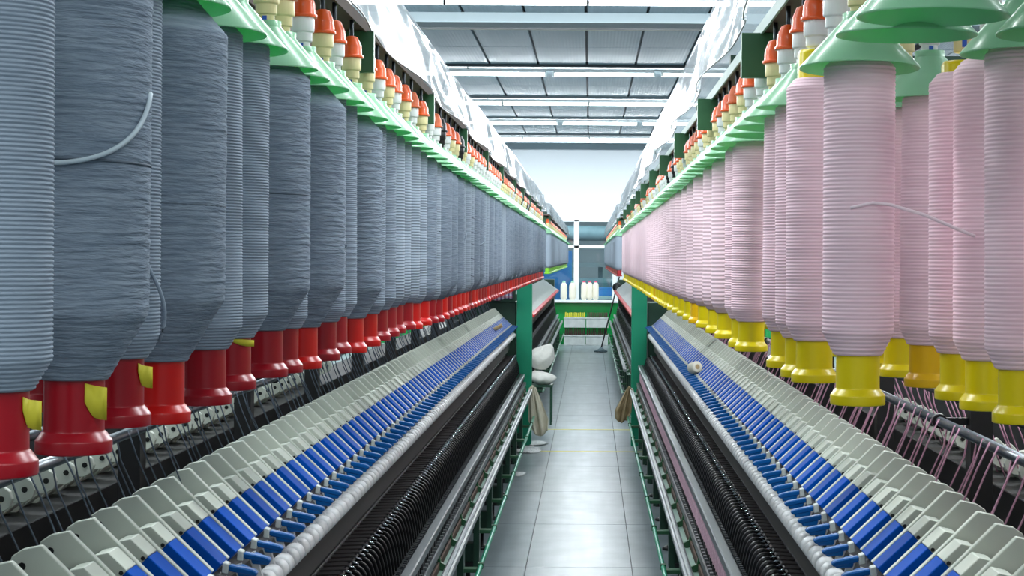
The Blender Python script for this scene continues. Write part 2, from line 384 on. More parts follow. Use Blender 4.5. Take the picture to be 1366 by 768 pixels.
box_obj('body', 'far_grey', -1.0, 1.3, -.4, .4, 0, 1.25, mr_); box_obj('top_rail', 'frame_white', -1.1, 1.4, -.1, .1, 1.5, 1.6, mr_)
for x in (-.9, .2, 1.2): box_obj('post', 'far_dark', x - .05, x + .05, -.1, .1, 1.25, 1.5, mr_)
box_obj('control_panel', 'far_dark', -.3, .6, -.46, -.4, .7, 1.15, mr_)
dct = MB(); dct.tube([(-2.5, 0, 0), (2.5, 0, 0)], .17, 14)
do = put('air_duct', dct.mesh('air_duct', ['far_grey']), None, (0, 37.6, 2.25)); tag(do, 'pale round duct seen through the upper window pane', 'duct')
for x in (-2.2, 2.2): box_obj('hanger_strap', 'far_grey', x - .02, x + .02, -.01, .01, .15, 1.74, do)

# ------------------------------------------------------------------ lamps
def lamp_row(ly, segs, rowname):
    for i, (x0, x1, nm) in enumerate(segs):
        e = empty('fluorescent_lamp', ((x0 + x1) / 2, ly, CZ)); tag(e, '%s in the %s' % (nm, rowname), 'lamp')
        h = (x1 - x0) / 2
        put('housing', MB().prism([(-.05, -.015), (.05, -.015), (.03, -.05), (-.03, -.05)], -h, h).mesh('lamp_housing', ['frame_white']), e, (0, 0, 0), (0, 0, PI / 2))
        t = MB(); t.tube([(-h + .01, 0, 0), (h - .01, 0, 0)], .019, 10)
        put('tube', t.mesh('lamp_tube', ['tube_light']), e, (0, 0, LAMP_Z - CZ))
        for sx in (-1, 1): box_obj('tube_holder', 'white_plastic', sx * h - .012, sx * h + .012, -.018, .018, -.09, -.04, e)
def cont(x0=-3.68, n=6, L=1.24): return [(x0 + i * L + .004, x0 + (i + 1) * L - .004) for i in range(n)]
rows = [(14.62, 'c', 'nearest lamp row'), (20.3, 'g', 'second lamp row with gaps'), (24.2, 'c', 'third lamp row'), (27.75, 'g2', 'fourth lamp row with gaps'), (31.4, 'c', 'last lamp row before the white wall')]
pos_words = {6: ['leftmost white tube lamp', 'second white tube lamp from left', 'third white tube lamp from left', 'third white tube lamp from right', 'second white tube lamp from right', 'rightmost white tube lamp']}
for ly, kind, rn in rows:
    if kind == 'c': sg = cont()
    elif kind == 'g': c0 = -.345; sg = [(c0 + (i - .5) * 1.30 - .60 - 1.3, c0 + (i - .5) * 1.30 + .60 - 1.3) for i in range(-1, 5)]
    else: c0 = -.36; sg = [(c0 + (i - .5) * 1.31 - .605 - 1.3, c0 + (i - .5) * 1.31 + .605 - 1.3) for i in range(-1, 5)]
    if kind != 'c':      # shift so that a gap stands where the photograph has one
        gap = (732 - 788) / 2257 * 20.3 + .077 if kind == 'g' else (746 - 788) / 2257 * 27.75 + .077
        ref = (sg[2][1] + sg[3][0]) / 2; sg = [(a + gap - ref, b + gap - ref) for a, b in sg]
    lamp_row(ly, [(a, b, pos_words[6][i]) for i, (a, b) in enumerate(sg)], rn)
for ly in LAMP_ROWS[:5]:            # rows over and behind the camera
    for a, b in cont(): pass

# ------------------------------------------------------------------ roving bobbins
mesh_cache = {}
def tube_mesh(colr, seg, top=.47):
    k = ('tube', colr, seg, top)
    if k not in mesh_cache:
        mesh_cache[k] = MB().lathe([(.026, 0), (.0316, .0003), (.0324, .0012), (.0325, .0016), (.0325, .0108), (.0324, .0112), (.0318, .0122), (.0315, .0125), (.0278, .0178), (.0272, .0182), (.0259, .0196), (.0258, .0202), (.0257, .022), (.0252, .25), (.0245, top - .005), (.022, top)], seg).mesh('bobbin_tube', [colr], recalc=False)
    return mesh_cache[k]
def package_mesh(typ, r, zb, zt, lod):
    r = round(r / .002) * .002
    k = (typ, r, zb, zt, lod)
    if k in mesh_cache: return mesh_cache[k]
    r0 = .0285; kb = 1.7 if typ[0] == 'g' else 2.0
    z1 = zb + (r - r0) * kb; z2 = zt - (r - r0) * 1.15
    def rad(z):
        if z < z1: return r0 + (r - r0) * ((z - zb) / (z1 - zb))
        if z > z2: return r0 + (r - r0) * ((zt - z) / (zt - z2))
        return r
    prof = []
    rnd = random.Random(int(r * 1e5) + len(typ) * ord(typ[1]))
    if lod == 0:
        pitch = {'gr': .0034, 'gf': .004, 'pk': .0047}[typ]; amp = {'gr': .0008, 'gf': .0, 'pk': .0006}[typ]
        n = int((zt - zb) / pitch); seg = 48
        prof.append((.02, zb))
        sub = 5 if amp else 2
        wob = [rnd.uniform(-1, 1) for _ in range(n + 1)]
        for i in range(n * sub + 1):
            z = zb + (zt - zb) * i / (n * sub); ph = (i % sub) / sub
            rr = rad(z)
            if amp: rr += amp * (abs(math.sin(PI * ph)) * 1.6 - .9) + wob[i // sub] * .0002
            else: rr += rnd.uniform(-.0006, .0006)
            prof.append((rr, z))
        prof.append((.02, zt))
    else:
        seg = 28 if lod == 1 else 12
        n = 12 if lod == 1 else 6
        prof = [(.02, zb), (r0, zb)] + [(rad(z1 + (z2 - z1) * i / n), z1 + (z2 - z1) * i / n) for i in range(n + 1)] + [(r0, zt), (.02, zt)]
    m = {'gr': ('grey_yarn', 'grey_ribbed', 'grey_far')[lod], 'gf': 'grey_fuzz', 'pk': ('pink_yarn', 'pink_ribbed', 'pink_far')[lod]}[typ]
    me = MB().lathe(prof, seg).mesh('package', [m], recalc=False); mesh_cache[k] = me; return me
TAGME = {}
def wrap_tag(mname, r, z0, z1, a0, a1):
    mb = MB(); n = 5; mb.sm = True
    for i in range(n + 1):
        a = a0 + (a1 - a0) * i / n
        lift = .0 if i < n - 1 else .004 * (i - n + 2)
        for rr in (r + .0006 + lift, r + .0014 + lift):
            for z in (z0 + .016 * (1 - i / n) ** 2, z1 - .004 * (i / n)): mb.v.append((rr * math.cos(a), rr * math.sin(a), z))
    for i in range(n):
        o = i * 4; p = o + 4
        mb.face([o, p, p + 1, o + 1]); mb.face([o + 2, o + 3, p + 3, p + 2]); mb.face([o, o + 2, p + 2, p]); mb.face([o + 1, p + 1, p + 3, o + 3])
    mb.face([0, 1, 3, 2]); o = n * 4; mb.face([o, o + 2, o + 3, o + 1])
    return mb.mesh('paper_tag', [mname])
def bobbin(x, y, zb, typ, r, tube, label, group=None, pk=(.064, .445), tilt=0.0):
    dist = y
    lod = 0 if dist < 3.6 else (1 if dist < 8.5 else 2)
    seg = 40 if lod == 0 else (24 if lod == 1 else 10)
    e = empty('roving_bobbin', (x, y, zb)); tag(e, label, 'bobbin', group)
    e.rotation_euler = (random.uniform(-1, 1) * tilt, random.uniform(-1, 1) * tilt, random.uniform(0, 6.28) if dist > 1.9 else 0)
    put('tube', tube_mesh(tube, seg, .47 if typ != 'pk' or pk[1] > .42 else .43), e)
    p = put('package', package_mesh(typ, r, pk[0], pk[1], lod), e)
    return e, p
desc = {'gr': 'ribbed grey', 'gf': 'fuzzy grey', 'pk': 'ribbed pink'}
def size_word(r): return 'slim' if r < .0405 else ('medium' if r < .05 else 'thick')
tubew = {'red_tube': 'dark red', 'bright_red_tube': 'bright red', 'yellow_tube': 'yellow', 'amber_tube': 'orange-yellow', 'green_tube': 'lime green'}

LX, LXB, RX, RXB = -.370, -.525, .395, .549
left_front = [(1.269, .0416, 'gr', 0, .166), (1.466, .0618, 'gf', 0, .1715), (1.596, .039, 'gr', 0, .161), (1.755, .0653, 'gf', 1, .173), (1.957, .0447, 'gr', 0, .1717),
 (2.10, .046, 'gr', 0, .1656), (2.32, .0616, 'gf', 0, .1655), (2.44, .038, 'gr', 0, .1676), (2.613, .066, 'gf', 1, .173), (2.806, .040, 'gr', 0, .172), (2.933, .0416, 'gr', 0, .1676),
 (3.144, .061, 'gf', 1, .178), (3.347, .039, 'gr', 1, .1765), (3.517, .0415, 'gr', 0, .174), (3.68, .0426, 'gr', 0, .173), (3.81, .043, 'gr', 0, .1715), (4.02, .04, 'gr', 0, .172),
 (4.19, .041, 'gr', 1, .178), (4.43, .045, 'gf', 1, .178), (4.62, .038, 'gr', 0, .18), (4.82, .05, 'gf', 0, .184)]
y = 5.0
while y < 15.15:
    f = random.random() < .42
    left_front.append((y + random.uniform(-.015, .015), random.uniform(.048, .06) if f else random.uniform(.037, .044), 'gf' if f else 'gr', random.random() < .45, .182)); y += .172
hang_left, hang_right = [], []
for i, (d, r, t, br, h) in enumerate(left_front):
    tb = 'bright_red_tube' if br else 'red_tube'
    if d < 8:
        lab = '%s %s bobbin on %s tube, %s from near end of left front row' % (size_word(r), desc[t], tubew[tb], ordinal(i + 1)); g = 'grey bobbins of the left front row'
    else: lab = 'small distant grey bobbin with red tube in far half of left front row'; g = 'far grey bobbins of the left front row'
    e, p = bobbin(LX, d, 1.7 - h, t, r, tb, lab, g, tilt=.006)
    hang_left.append((LX, d, True))
    R0 = .0256
    if i == 0: tag(put('paper_tag', wrap_tag('tag_yellow', R0, .034, .060, -.35, .1), e), 'torn yellow paper tag')
    if i == 1: tag(put('paper_tag', wrap_tag('tag_yellow', R0, .030, .062, -.95, -.4), e), 'torn yellow paper tag')
    if i == 2: tag(put('paper_tag', wrap_tag('tag_yellow', R0, .036, .060, -.45, -.05), e), 'torn yellow paper tag')
    if i == 5: tag(put('paper_tag', wrap_tag('tag_yellow', R0, .054, .066, -1.9, -.5), e), 'yellow paper tag under the package')
    if i == 19: tag(put('paper_tag', wrap_tag('tag_pink', R0, .05, .066, -1.9, -.5), e), 'pale pink paper tag')
    def arc(R, a0, a1, z0, z1, zp=1.0, rr=.0018, n=16, m='grey_strand', out=0.0):
        mb = MB(); pts = []
        for k in range(n + 1):
            q = k / n; a = a0 + (a1 - a0) * q; R2 = R + out * math.sin(PI * q)
            pts.append((R2 * math.cos(a), R2 * math.sin(a), z0 + (z1 - z0) * q ** zp))
        mb.tube(pts, rr, 6); return mb.mesh('loose_strand', [m])
    if i == 1:
        put('loose_strand', arc(r + .0015, -1.75, -.02, .247, .312, 2.6, .0022, 20, 'grey_light', .003), e)
    if i == 1: put('loose_strand', arc(r + .0002, -1.9, .2, .252, .249, 1, .0012), e)
    if i == 3: put('loose_strand', arc(r + .0002, -1.9, .2, .226, .224, 1, .0012), e)
    if i in (6, 11, 19): put('loose_strand', arc(r + .0002, -1.9, .2, .25, .248, 1, .0012), e)
    if i == 2: put('loose_strand', arc(r + .001, -.5, .1, .15, .08, 1, .0018, 10, 'grey_yarn', .008), e)
    if i == 8:
        put('loose_strand', arc(r + .001, -1.9, -.2, .19, .12, 2, .0026, 18, 'grey_yarn', .003), e)
        tf = MB(); tf.tube([(r * .9, -.02, .12), (r + .006, -.012, .105), (r + .008, -.006, .135), (r + .004, 0, .17)], [.006, .012, .010, .003], 8)
        put('yarn_tuft', tf.mesh('yarn_tuft', ['grey_fuzz']), e)
    if i in (24, 28, 30): put('loose_strand', arc(r + .001, -1.9, .1, .22, .26, 2.4, .002, 14, 'grey_yarn', .004), e)
    if i == 26:
        for z in (.12, .18, .23, .27, .32): put('loose_strand', arc(r + .0003, -2.0, .4, z, z - .015, 1, .0016), e)
n = 0; y = 1.36
while y < 5.3:
    t = 'gf' if random.random() < .3 else 'gr'; r = random.uniform(.037, .046); n += 1
    bobbin(LXB, y, 1.7 - .172, t, r, 'red_tube', '%s bobbin on dark red tube, %s from near end of left second row' % (desc[t], ordinal(n)), 'grey bobbins of the left second row')
    hang_left.append((LXB, y, True)); y += .172
yl_back = y
right_front = [(2.01, .0412, .172), (2.40, .0393, .174), (2.535, .0395, .176), (2.74, .040, .175), (3.344, .041, .182), (3.50, .040, .182), (3.896, .0405, .183), (4.20, .040, .184), (4.59, .041, .186), (4.93, .039, .188), (5.256, .040, .19), (5.6, .04, .19), (5.95, .04, .19), (6.32, .041, .192)]
y = 6.6
while y < 15.15:
    if random.random() < .8: right_front.append((y + random.uniform(-.015, .015), random.uniform(.038, .042), .192))
    y += .172
n = 0
for i, (d, r, h) in enumerate(right_front):
    tb = 'amber_tube' if i in (9, 21) else 'yellow_tube'
    if d < 8: lab = 'pink bobbin on %s tube, %s from near end of right front row' % (tubew[tb], ordinal(i + 1)); g = 'pink bobbins of the right front row'
    else: lab = 'small distant pink bobbin with yellow tube in far half of right front row'; g = 'far pink bobbins of the right front row'
    if i == 0: lab = 'large pink bobbin nearest the camera in right front row, trailing a loose strand'
    e, p = bobbin(RX, d, 1.7 - h, 'pk', r, tb, lab, g, (.059, .415 if i != 1 else .43), .006)
    hang_right.append((RX, d, i != 1))
    if i == 0:
        mb = MB(); e.rotation_euler = (0, 0, 0)
        pts = [((r + .001) * math.cos(a), (r + .001) * math.sin(a), .232 + .0015 * k) for k, a in enumerate([-1.95, -1.8, -1.65, -1.5, -1.35])]
        pts += [(.03, -.042, .236), (.07, -.045, .224), (.115, -.046, .205), (.128, -.046, .2)]
        mb.tube(pts, .0022, 6); put('loose_strand', mb.mesh('loose_strand', ['pink_strand']), e)
for d in (1.40, 1.577, 1.709, 1.86, 2.2, 2.93, 3.12, 3.70, 4.05, 4.39, 4.77, 5.09, 5.43, 5.78, 6.13): hang_right.append((RX, d, d not in (1.86, 2.2)))
right_back = [1.68, 1.847, 2.01, 2.156, 2.367, 2.57, 2.745]
y = 2.92
while y < 7.2: right_back.append(y + random.uniform(-.01, .01)); y += .172
for i, d in enumerate(right_back):
    tb = 'amber_tube' if i in (4, 9) else 'yellow_tube'
    bobbin(RXB, d, 1.7 - .177, 'pk', [.041, .041, .0405, .041, .0395, .04, .04][i] if i < 7 else random.uniform(.038, .042), tb,
           'pink bobbin on %s tube, %s from near end of right second row' % (tubew[tb], ordinal(i + 1)), 'pink bobbins of the right second row', (.059, .415), .006)
    hang_right.append((RXB, d, i not in (2, 3)))
yr_back = y
# rows out of reach behind these, past what one could tell apart
def stuff_rows(name, rows, typ, tubem, zb, pk, label):
    mb = MB()
    for x, y0, y1 in rows:
        yy = y0
        while yy < y1:
            r = random.uniform(.036, .044) if typ == 'pk' else random.uniform(.038, .055)
            mb.cur = 0; mb.lathe([(.02, pk[0]), (.0285, pk[0]), (r, pk[0] + .02), (r, pk[1] - .02), (.0285, pk[1])], 10, (x, yy, zb))
            mb.cur = 1; mb.lathe([(.0325, 0), (.0325, .01), (.0258, .019), (.0255, pk[0])], 10, (x, yy, zb)); yy += .172
    m = {'gr': 'grey_far', 'pk': 'pink_far'}[typ]
    tag(put(name, mb.mesh(name, [m, tubem], recalc=False)), label, 'bobbins', None, 'stuff')
stuff_rows('roving_bobbins', [(LXB, yl_back, 15.1), (-1.395, 1.2, 15.1), (-1.55, 1.3, 15.1)], 'gr', 'red_tube', 1.7 - .175, (.064, .445), 'rows of grey bobbins on red tubes hidden behind the left front row')
stuff_rows('roving_bobbins', [(RXB, yr_back, 15.1), (1.395, 1.5, 15.1), (1.55, 1.6, 15.1)], 'pk', 'yellow_tube', 1.7 - .177, (.059, .415), 'rows of pink bobbins on yellow tubes hidden behind the right front rows')

# ------------------------------------------------------------------ spinning frames
MX = .96
SL = math.radians(43); UX, UZ = math.cos(SL), math.sin(SL); CX_, CZ_ = .638, 1.10; AL = .2115
def ap(t, d): return (CX_ + UX * t * AL - UZ * d, CZ_ + UZ * t * AL + UX * d)
def sgn(pts, s): return [(s * x, z) for x, z in pts]
def circ(cx, cz, r, n=8): return [(cx + r * math.cos(2 * PI * k / n), cz + r * math.sin(2 * PI * k / n)) for k in range(n)]
def arm_meshes(s, flip=False):
    k = ('arm', s, flip)
    if k in mesh_cache: return mesh_cache[k]
    def T(pts):
        if flip: pts = [(2 * MX - x, z) for x, z in pts]
        return [(s * x - s * MX, z) for x, z in pts]
    pk = ap(.97, .002)
    body = [ap(0, -.036), ap(0, -.0025), ap(.45, -.0015), pk, (pk[0] + .030, pk[1] - .006), (pk[0] + .046, pk[1] - .017), (pk[0] + .052, pk[1] - .034), (pk[0] + .046, pk[1] - .051), (pk[0] + .030, pk[1] - .06), (pk[0] + .0, pk[1] - .062), ap(.5, -.05)]
    pm = ap(.66, -.002)
    cov = [ap(.45, -.04), ap(.45, -.002), pm, (pm[0] + .024, pm[1] - .005), ap(.74, -.045)]
    blu = [ap(.0, -.034), ap(.0, -.003), ap(.449, -.003), ap(.449, -.04)]
    hole = (pk[0] + .030, pk[1] - .033); h2 = ap(.47, -.012)
    res = {
        'body': MB().prism(T(body), .067, .081).mesh('weighting_arm', ['arm_white'], .0015),
        'cover': MB().prism(T(cov), .0, .060).mesh('arm_cover', ['arm_white'], .0012),
        'blue': MB().prism(T(blu), .0, .061).mesh('blue_cover', ['arm_blue'], .0015),
        'hole': MB().prism(T(circ(hole[0], hole[1], .0065)), .0655, .0679).mesh('pivot_hole', ['black_plastic']),
        'screw': MB().prism(T(circ(h2[0], h2[1], .004)), -.0012, .0012).mesh('screw_hole', ['black_plastic']),
        'clip': MB().prism(T([(CX_ - .010, CZ_ - .022), (CX_ - .010, CZ_ - .003), (CX_ + .001, CZ_ + .001), (CX_ + .003, CZ_ - .02)]), .008, .032).mesh('clip', ['clip_grey'], .0015),
    }
    lv = MB(); lv.prism(T([(CX_ - .060, CZ_ - .028), (CX_ - .066, CZ_ - .023), (CX_ - .064, CZ_ - .018), (CX_ - .056, CZ_ - .014), (CX_ - .010, CZ_ - .005), (CX_ - .010, CZ_ - .017)]), .010, .031)
    lv.prism(T([(CX_ - .040, CZ_ - .052), (CX_ - .042, CZ_ - .040), (CX_ - .012, CZ_ - .026), (CX_ + .0, CZ_ - .03), (CX_ - .004, CZ_ - .05)]), -.012, .004)
    res['lever'] = lv.mesh('lever', ['lever_blue'], .0025)
    mesh_cache[k] = res; return res
def roller_mesh(s):
    k = ('roller', s)
    if k not in mesh_cache:
        mb = MB(); x = s * (.618 - MX)
        for y0 in (.004, .074):
            mb.cur = 0; mb.ylathe([(.014, y0), (.0215, y0 + .002), (.0238, y0 + .006), (.0238, y0 + .046), (.0215, y0 + .050), (.014, y0 + .052)], 16, x, 1.0)
            mb.cur = 1; mb.ylathe([(.0140, y0 + .050), (.0150, y0 + .055), (.0150, y0 + .064), (.0140, y0 + .071)], 12, x, 1.0)
        mb.cur = 1; mb.ylathe([(.009, 0), (.009, .14)], 8, x, 1.0)
        mb.cur = 0; mb.prism([(s * (a - MX), b) for a, b in ((.612, 1.02), (.626, 1.02), (.645, 1.07), (.63, 1.075))], .046, .058)
        mesh_cache[k] = mb.mesh('top_roller', ['cot_white', 'cot_band'])
    return mesh_cache[k]
def fin_mesh(s):
    k = ('fin', s)
    if k not in mesh_cache:
        P = [(.70, .72), (.66, .765), (.622, .788), (.604, .790), (.590, .782), (.580, .768), (.571, .74), (.563, .70), (.558, .66), (.566, .655), (.60, .655), (.66, .68), (.70, .70)] if s < 0 else [(.70, .74), (.655, .790), (.625, .808), (.606, .811), (.590, .803), (.579, .785), (.571, .75), (.563, .71), (.560, .69), (.566, .685), (.60, .685), (.66, .70), (.70, .72)]
        mesh_cache[k] = MB().prism([(s * (a - MX), b) for a, b in P], 0, .016 if s < 0 else .030).mesh('separator', ['fin_black'], .003 if s < 0 else .006)
    return mesh_cache[k]
def lappet_mesh(s):
    k = ('lappet', s)
    if k not in mesh_cache:
        x0 = .612 if s < 0 else .640
        mesh_cache[k] = MB().prism([(s * (a - MX), b) for a, b in ((.692, .803), (.692, .811), (x0, .815), (x0 - .004, .810), (x0, .806))], .022, .066).mesh('lappet', ['lappet'], .0015)
    return mesh_cache[k]
def guide_mesh(s):
    k = ('guide', s)
    if k not in mesh_cache:
        mb = MB(); c = s * ((.612 if s < 0 else .64) - MX)
        mb.tube([(c + s * .008, .044, .812), (c, .044, .819), (c - s * .010, .030, .821), (c - s * .020, .036, .817), (c - s * .022, .050, .812), (c - s * .012, .058, .812), (c - s * .004, .052, .816)], .0026 if s < 0 else .0014, 6)
        mesh_cache[k] = mb.mesh('thread_guide', ['bright_wire'])
    return mesh_cache[k]
COP = MB().lathe([(.008, 0), (.008, .012), (.019, .016), (.020, .03), (.020, .08), (.014, .11), (.007, .125), (.006, .13)], 12).mesh('yarn_cop', ['pink_fluff'], recalc=False)
def hanger_meshes(bodym):
    k = ('hanger', bodym)
    if k not in mesh_cache:
        mb = MB(); mb.lathe([(.0095, -.036), (.0115, -.034), (.0116, -.001), (.0118, 0), (.0145, .001), (.0148, .002), (.0148, .014), (.0150, .015), (.0176, .016), (.018, .017), (.0182, .040), (.012, .05)], 16)
        mb.cur = 2; mb.lathe([(.004, .05), (.004, .11)], 8); mb.cur = 0
        mb.cur = 1; mb.box(-.003, .003, -.0124, -.0115, -.030, -.002)
        mesh_cache[k] = mb.mesh('bobbin_hanger', [bodym, 'blue_mark', 'dark_steel'], recalc=False)
    return mesh_cache[k]
CAP = {c: MB().lathe([(.0215, .038), (.0222, .0385), (.0224, .039), (.0224, .0425), (.0222, .043), (.0200, .0435), (.0197, .044), (.0188, .060), (.0185, .061), (.0120, .076), (.0117, .0765), (.007, .079)], 16).mesh('hanger_cap', [c], recalc=False) for c in ('orange', 'orange_dull', 'black_plastic')}
_sk = MB(); _pr = [(.0705, -.074), (.071, -.073), (.0708, -.072), (.046, -.0445), (.0212, -.017), (.0205, -.016), (.0205, -.008), (.0190, -.008), (.0190, -.0165), (.0445, -.0455), (.0692, -.0728), (.0705, -.074)]
_sk.lathe(_pr, 36, cap=False); SKIRT = _sk.mesh('dust_skirt', ['mint'], recalc=False)
_sk = MB(); _sk.lathe(_pr, 14, cap=False); SKIRT_LO = _sk.mesh('dust_skirt', ['mint'], recalc=False)
EYE = (1.0,)
def frame(s, y0, y1, label, hangers, dz, strandm, near=True):
    R = empty('spinning_frame', (s * MX, y0, 0)); tag(R, label, 'spinning machine')
    X = lambda x: s * (x - MX)                      # cross-section x -> local x
    def bar(name, m, x0, x1, z0, z1, a=y0, b=y1, bevel=.002):
        return box_obj(name, m, X(x0), X(x1), a - y0, b - y0, z0, z1, R, bevel=bevel)
    def poly(name, m, pts, a=y0, b=y1, bevel=0): return put(name, MB().prism([(X(p), q) for p, q in pts], a - y0, b - y0).mesh(name, [m], bevel), R)
    def rod(name, m, x, z, r, a=y0, b=y1, seg=12): return put(name, MB().ylathe([(r, a - y0), (r, b - y0)], seg, X(x), z).mesh(name, [m]), R)
    # inner structure
    bar('machine_bed', 'iron_black', .74, 1.18, .12, .98)
    poly('light_block_beam', 'iron_black', [(.66, .97), (.66, 1.04), (.80, 1.17), (.84, 1.17), (.84, .97)])  # dark fill added under the arms to block light
    bar('suction_duct', 'duct', .652, .735, .865, .945)
    bar('back_plate', 'iron_black', .708, .738, .45, .86)
    if near: bar('lappet_bar', 'lappet_bar', .686, .712, .800, .818)
    bar('rear_drafting_beam', 'iron_black', 1.09, 1.26, .97, 1.14)
    # lower front
    rz = .085 if (near and s > 0) else 0.0          # the right ring rail stands higher, over pink cops
    bar('ring_rail', 'alu', .512, .548, .612 + rz, .648 + rz, bevel=.004)
    bar('spindle_rail', 'iron_black', .508, .60, .52, .565)
    bar('rail_edge', 'alu', .500, .507, .545, .575, bevel=0)
    tk = MB(); ck = MB(); yy = 0.0; step = .07 if near else .14
    while yy < y1 - y0:
        for q in (0, .035): tk.box(min(X(.549), X(.560)), max(X(.549), X(.560)), yy + q, yy + q + .017, .625 + rz, .652 + rz)
        if near:
            ck.cur = 0; ck.box(min(X(.510), X(.522)), max(X(.510), X(.522)), yy, yy + .02, .565, .578)
            ck.cur = 1; ck.box(min(X(.526), X(.545)), max(X(.526), X(.545)), yy + .024, yy + .060, .565, .590)
        yy += step
    tag(put('rail_teeth', tk.mesh('rail_teeth', ['dark_steel']), R), kind='stuff')
    if near: tag(put('spindle_tapes', ck.mesh('spindle_tapes', ['alu', 'black_plastic']), R), kind='stuff')
    bar('drip_tray', 'pale_green', .462, .507, .480, .487)
    bar('drip_tray_back', 'rail_brown', .500, .508, .487, .52)
    e1 = y1 - .25
    poly('doffing_rail', 'alu', [(.430, .512), (.428, .540), (.436, .546), (.441, .541), (.449, .541), (.454, .546), (.462, .540), (.460, .512)], y0, e1)
    rod('air_pipe', 'pale_green' if not near else 'teal', .414, .30, .0105, y0, e1 - .2)
    hk = MB().prism([(X(.508), .495), (X(.514), .568), (X(.505), .570), (X(.496), .520), (X(.470), .505), (X(.462), .534), (X(.455), .534), (X(.455), .488), (X(.49), .488)], 0, .022).mesh('rail_bracket', ['machine_green'], .001)
    k = 0; yy = (6.54 - .548 * 8) if near else y0 + .3
    while yy < e1 - .1:
        if yy > y0: put('rail_bracket', hk, R, (0, yy - y0, 0))
        if k % 2 == 0 and yy > y0 + .1:
            lg = put('leg', MB().box(min(X(.49), X(.52)), max(X(.49), X(.52)), 0, .10, .10, .48).box(min(X(.52), X(.74)), max(X(.52), X(.74)), .02, .08, .12, .22).mesh('leg', ['dark_green']) if ('leg', s, near) not in mesh_cache else mesh_cache[('leg', s, near)], R, (0, yy - y0, 0))
            mesh_cache[('leg', s, near)] = lg.data
            if ('foot', s) not in mesh_cache: mesh_cache[('foot', s)] = MB().lathe([(.045, 0), (.045, .012), (.03, .022), (.012, .026), (.012, .10)], 14, (X(.55), .05, 0)).box(min(X(.505), X(.60)), max(X(.505), X(.60)), .01, .09, .095, .125).mesh('foot', ['black_plastic'])
            put('levelling_foot', mesh_cache[('foot', s)], lg)
            if ('pb', s) not in mesh_cache: mesh_cache[('pb', s)] = MB().box(min(X(.41), X(.50)), max(X(.41), X(.50)), .02, .075, .272, .29).box(min(X(.402), X(.428)), max(X(.402), X(.428)), .03, .065, .288, .314).mesh('pipe_bracket', ['machine_green'], .002)
            put('pipe_bracket', mesh_cache[('pb', s)], lg)
        k += 1; yy += .548
    # end post and end cabinet
    if near: bar('end_post', 'teal', .452, .590, 0, 1.465, y1 - .02, y1 + .12, .004)
    bar('end_cabinet', 'dark_green', .60, 1.32, 0, 1.30, y1 + .0, y1 + .35, .006)
    if not near: bar('near_end_post', 'iron_black', .62, 1.3, 0, 1.32, y0 - .12, y0, .006)
    # rovings' guide rods
    for nm, x in (('guide_rod', .87), ('guide_rod', 2 * MX - .87)): rod(nm, 'steel', x, 1.335, .011)
    yy = y0 + .35
    cm = MB().ylathe([(.0165, 0), (.0165, .022)], 12, X(.87), 1.335).box(min(X(.875), X(.95)), max(X(.875), X(.95)), .004, .018, 1.327, 1.343).mesh('rod_clamp', ['black_plastic'])
    pm = MB().box(X(.985) if s < 0 else X(.935), X(.935) if s < 0 else X(.985), -.02, .03, .95, 2.16 + dz).mesh('creel_post', ['iron_black'])
    am = MB().box(min(X(.39), X(1.53)), max(X(.39), X(1.53)), -.012, .02, 2.166 + dz, 2.19 + dz).mesh('creel_arm', ['dark_green'])
    while yy < y1:
        put('rod_clamp', cm, R, (0, yy - y0, 0)); put('creel_post', pm, R, (0, yy - y0, 0)); put('creel_arm', am, R, (0, yy - y0, 0)); yy += 1.24 if near else 2.4
    # creel
    xr = .385 if s < 0 else .405
    for nm, x in (('creel_rail', xr), ('creel_rail', xr + .155), ('creel_rail', 1.395), ('creel_rail', 1.55)):
        rl = bar(nm, 'rail_brown', x - .02, x + .045, 2.142 + dz, 2.152 + dz, bevel=0)
        if x == xr: box_obj('rail_flange', 'pale_green' if s > 0 else 'rail_brown', X(x - .022), X(x - .018), 0, y1 - y0, 2.138 + dz, 2.160 + dz, rl); 
    bx = MB().box(min(X(.349), X(.432)), max(X(.349), X(.432)), 0, .018, 2.060 + dz, 2.141 + dz).box(min(X(.37), X(.41)), max(X(.37), X(.41)), .018, .12, 2.118 + dz, 2.141 + dz).mesh('bracket_box', ['machine_green'], .001)
    yy = (3.29 if s < 0 else 3.016) - 1.24 if near else y0 + .2
    while yy < y1 - .1:
        if near or yy < y0 + .3:
            near_h = [hy for hx, hy, _ in hangers if abs(abs(hx) - .38) < .03]
            yb = min(near_h, key=lambda q: abs(q - yy - .045)) - .045 if near else yy
            put('bracket_box', bx, R, (0, yb - y0, 0))
        yy += 1.25
    rnd = random.Random(3 + (s > 0) + 2 * near)
    zt = 2.030 + dz
    if near:
        for i, (hx, hy, skirt) in enumerate(hangers):
            bm_ = rnd.choice(['cream', 'white_plastic']); cp = 'black_plastic' if rnd.random() < .06 else ('orange_dull' if rnd.random() < .25 else 'orange')
            if cp == 'black_plastic': bm_ = 'black_plastic'
            h = put('bobbin_hanger', hanger_meshes(bm_), R, (hx - s * MX, hy - y0, zt))
            put('cap', CAP[cp], h)
            if skirt:
                sk = put('dust_skirt', SKIRT if hy < 5 else SKIRT_LO, h, (0, 0, 0), (rnd.uniform(-.03, .03), rnd.uniform(-.03, .03), 0))
    else:
        for hx, hy, sk in hangers:
            h = put('bobbin_hanger', hanger_meshes('cream'), R, (hx - s * MX, hy - y0, zt)); put('cap', CAP['orange'], h); put('dust_skirt', SKIRT_LO, h)
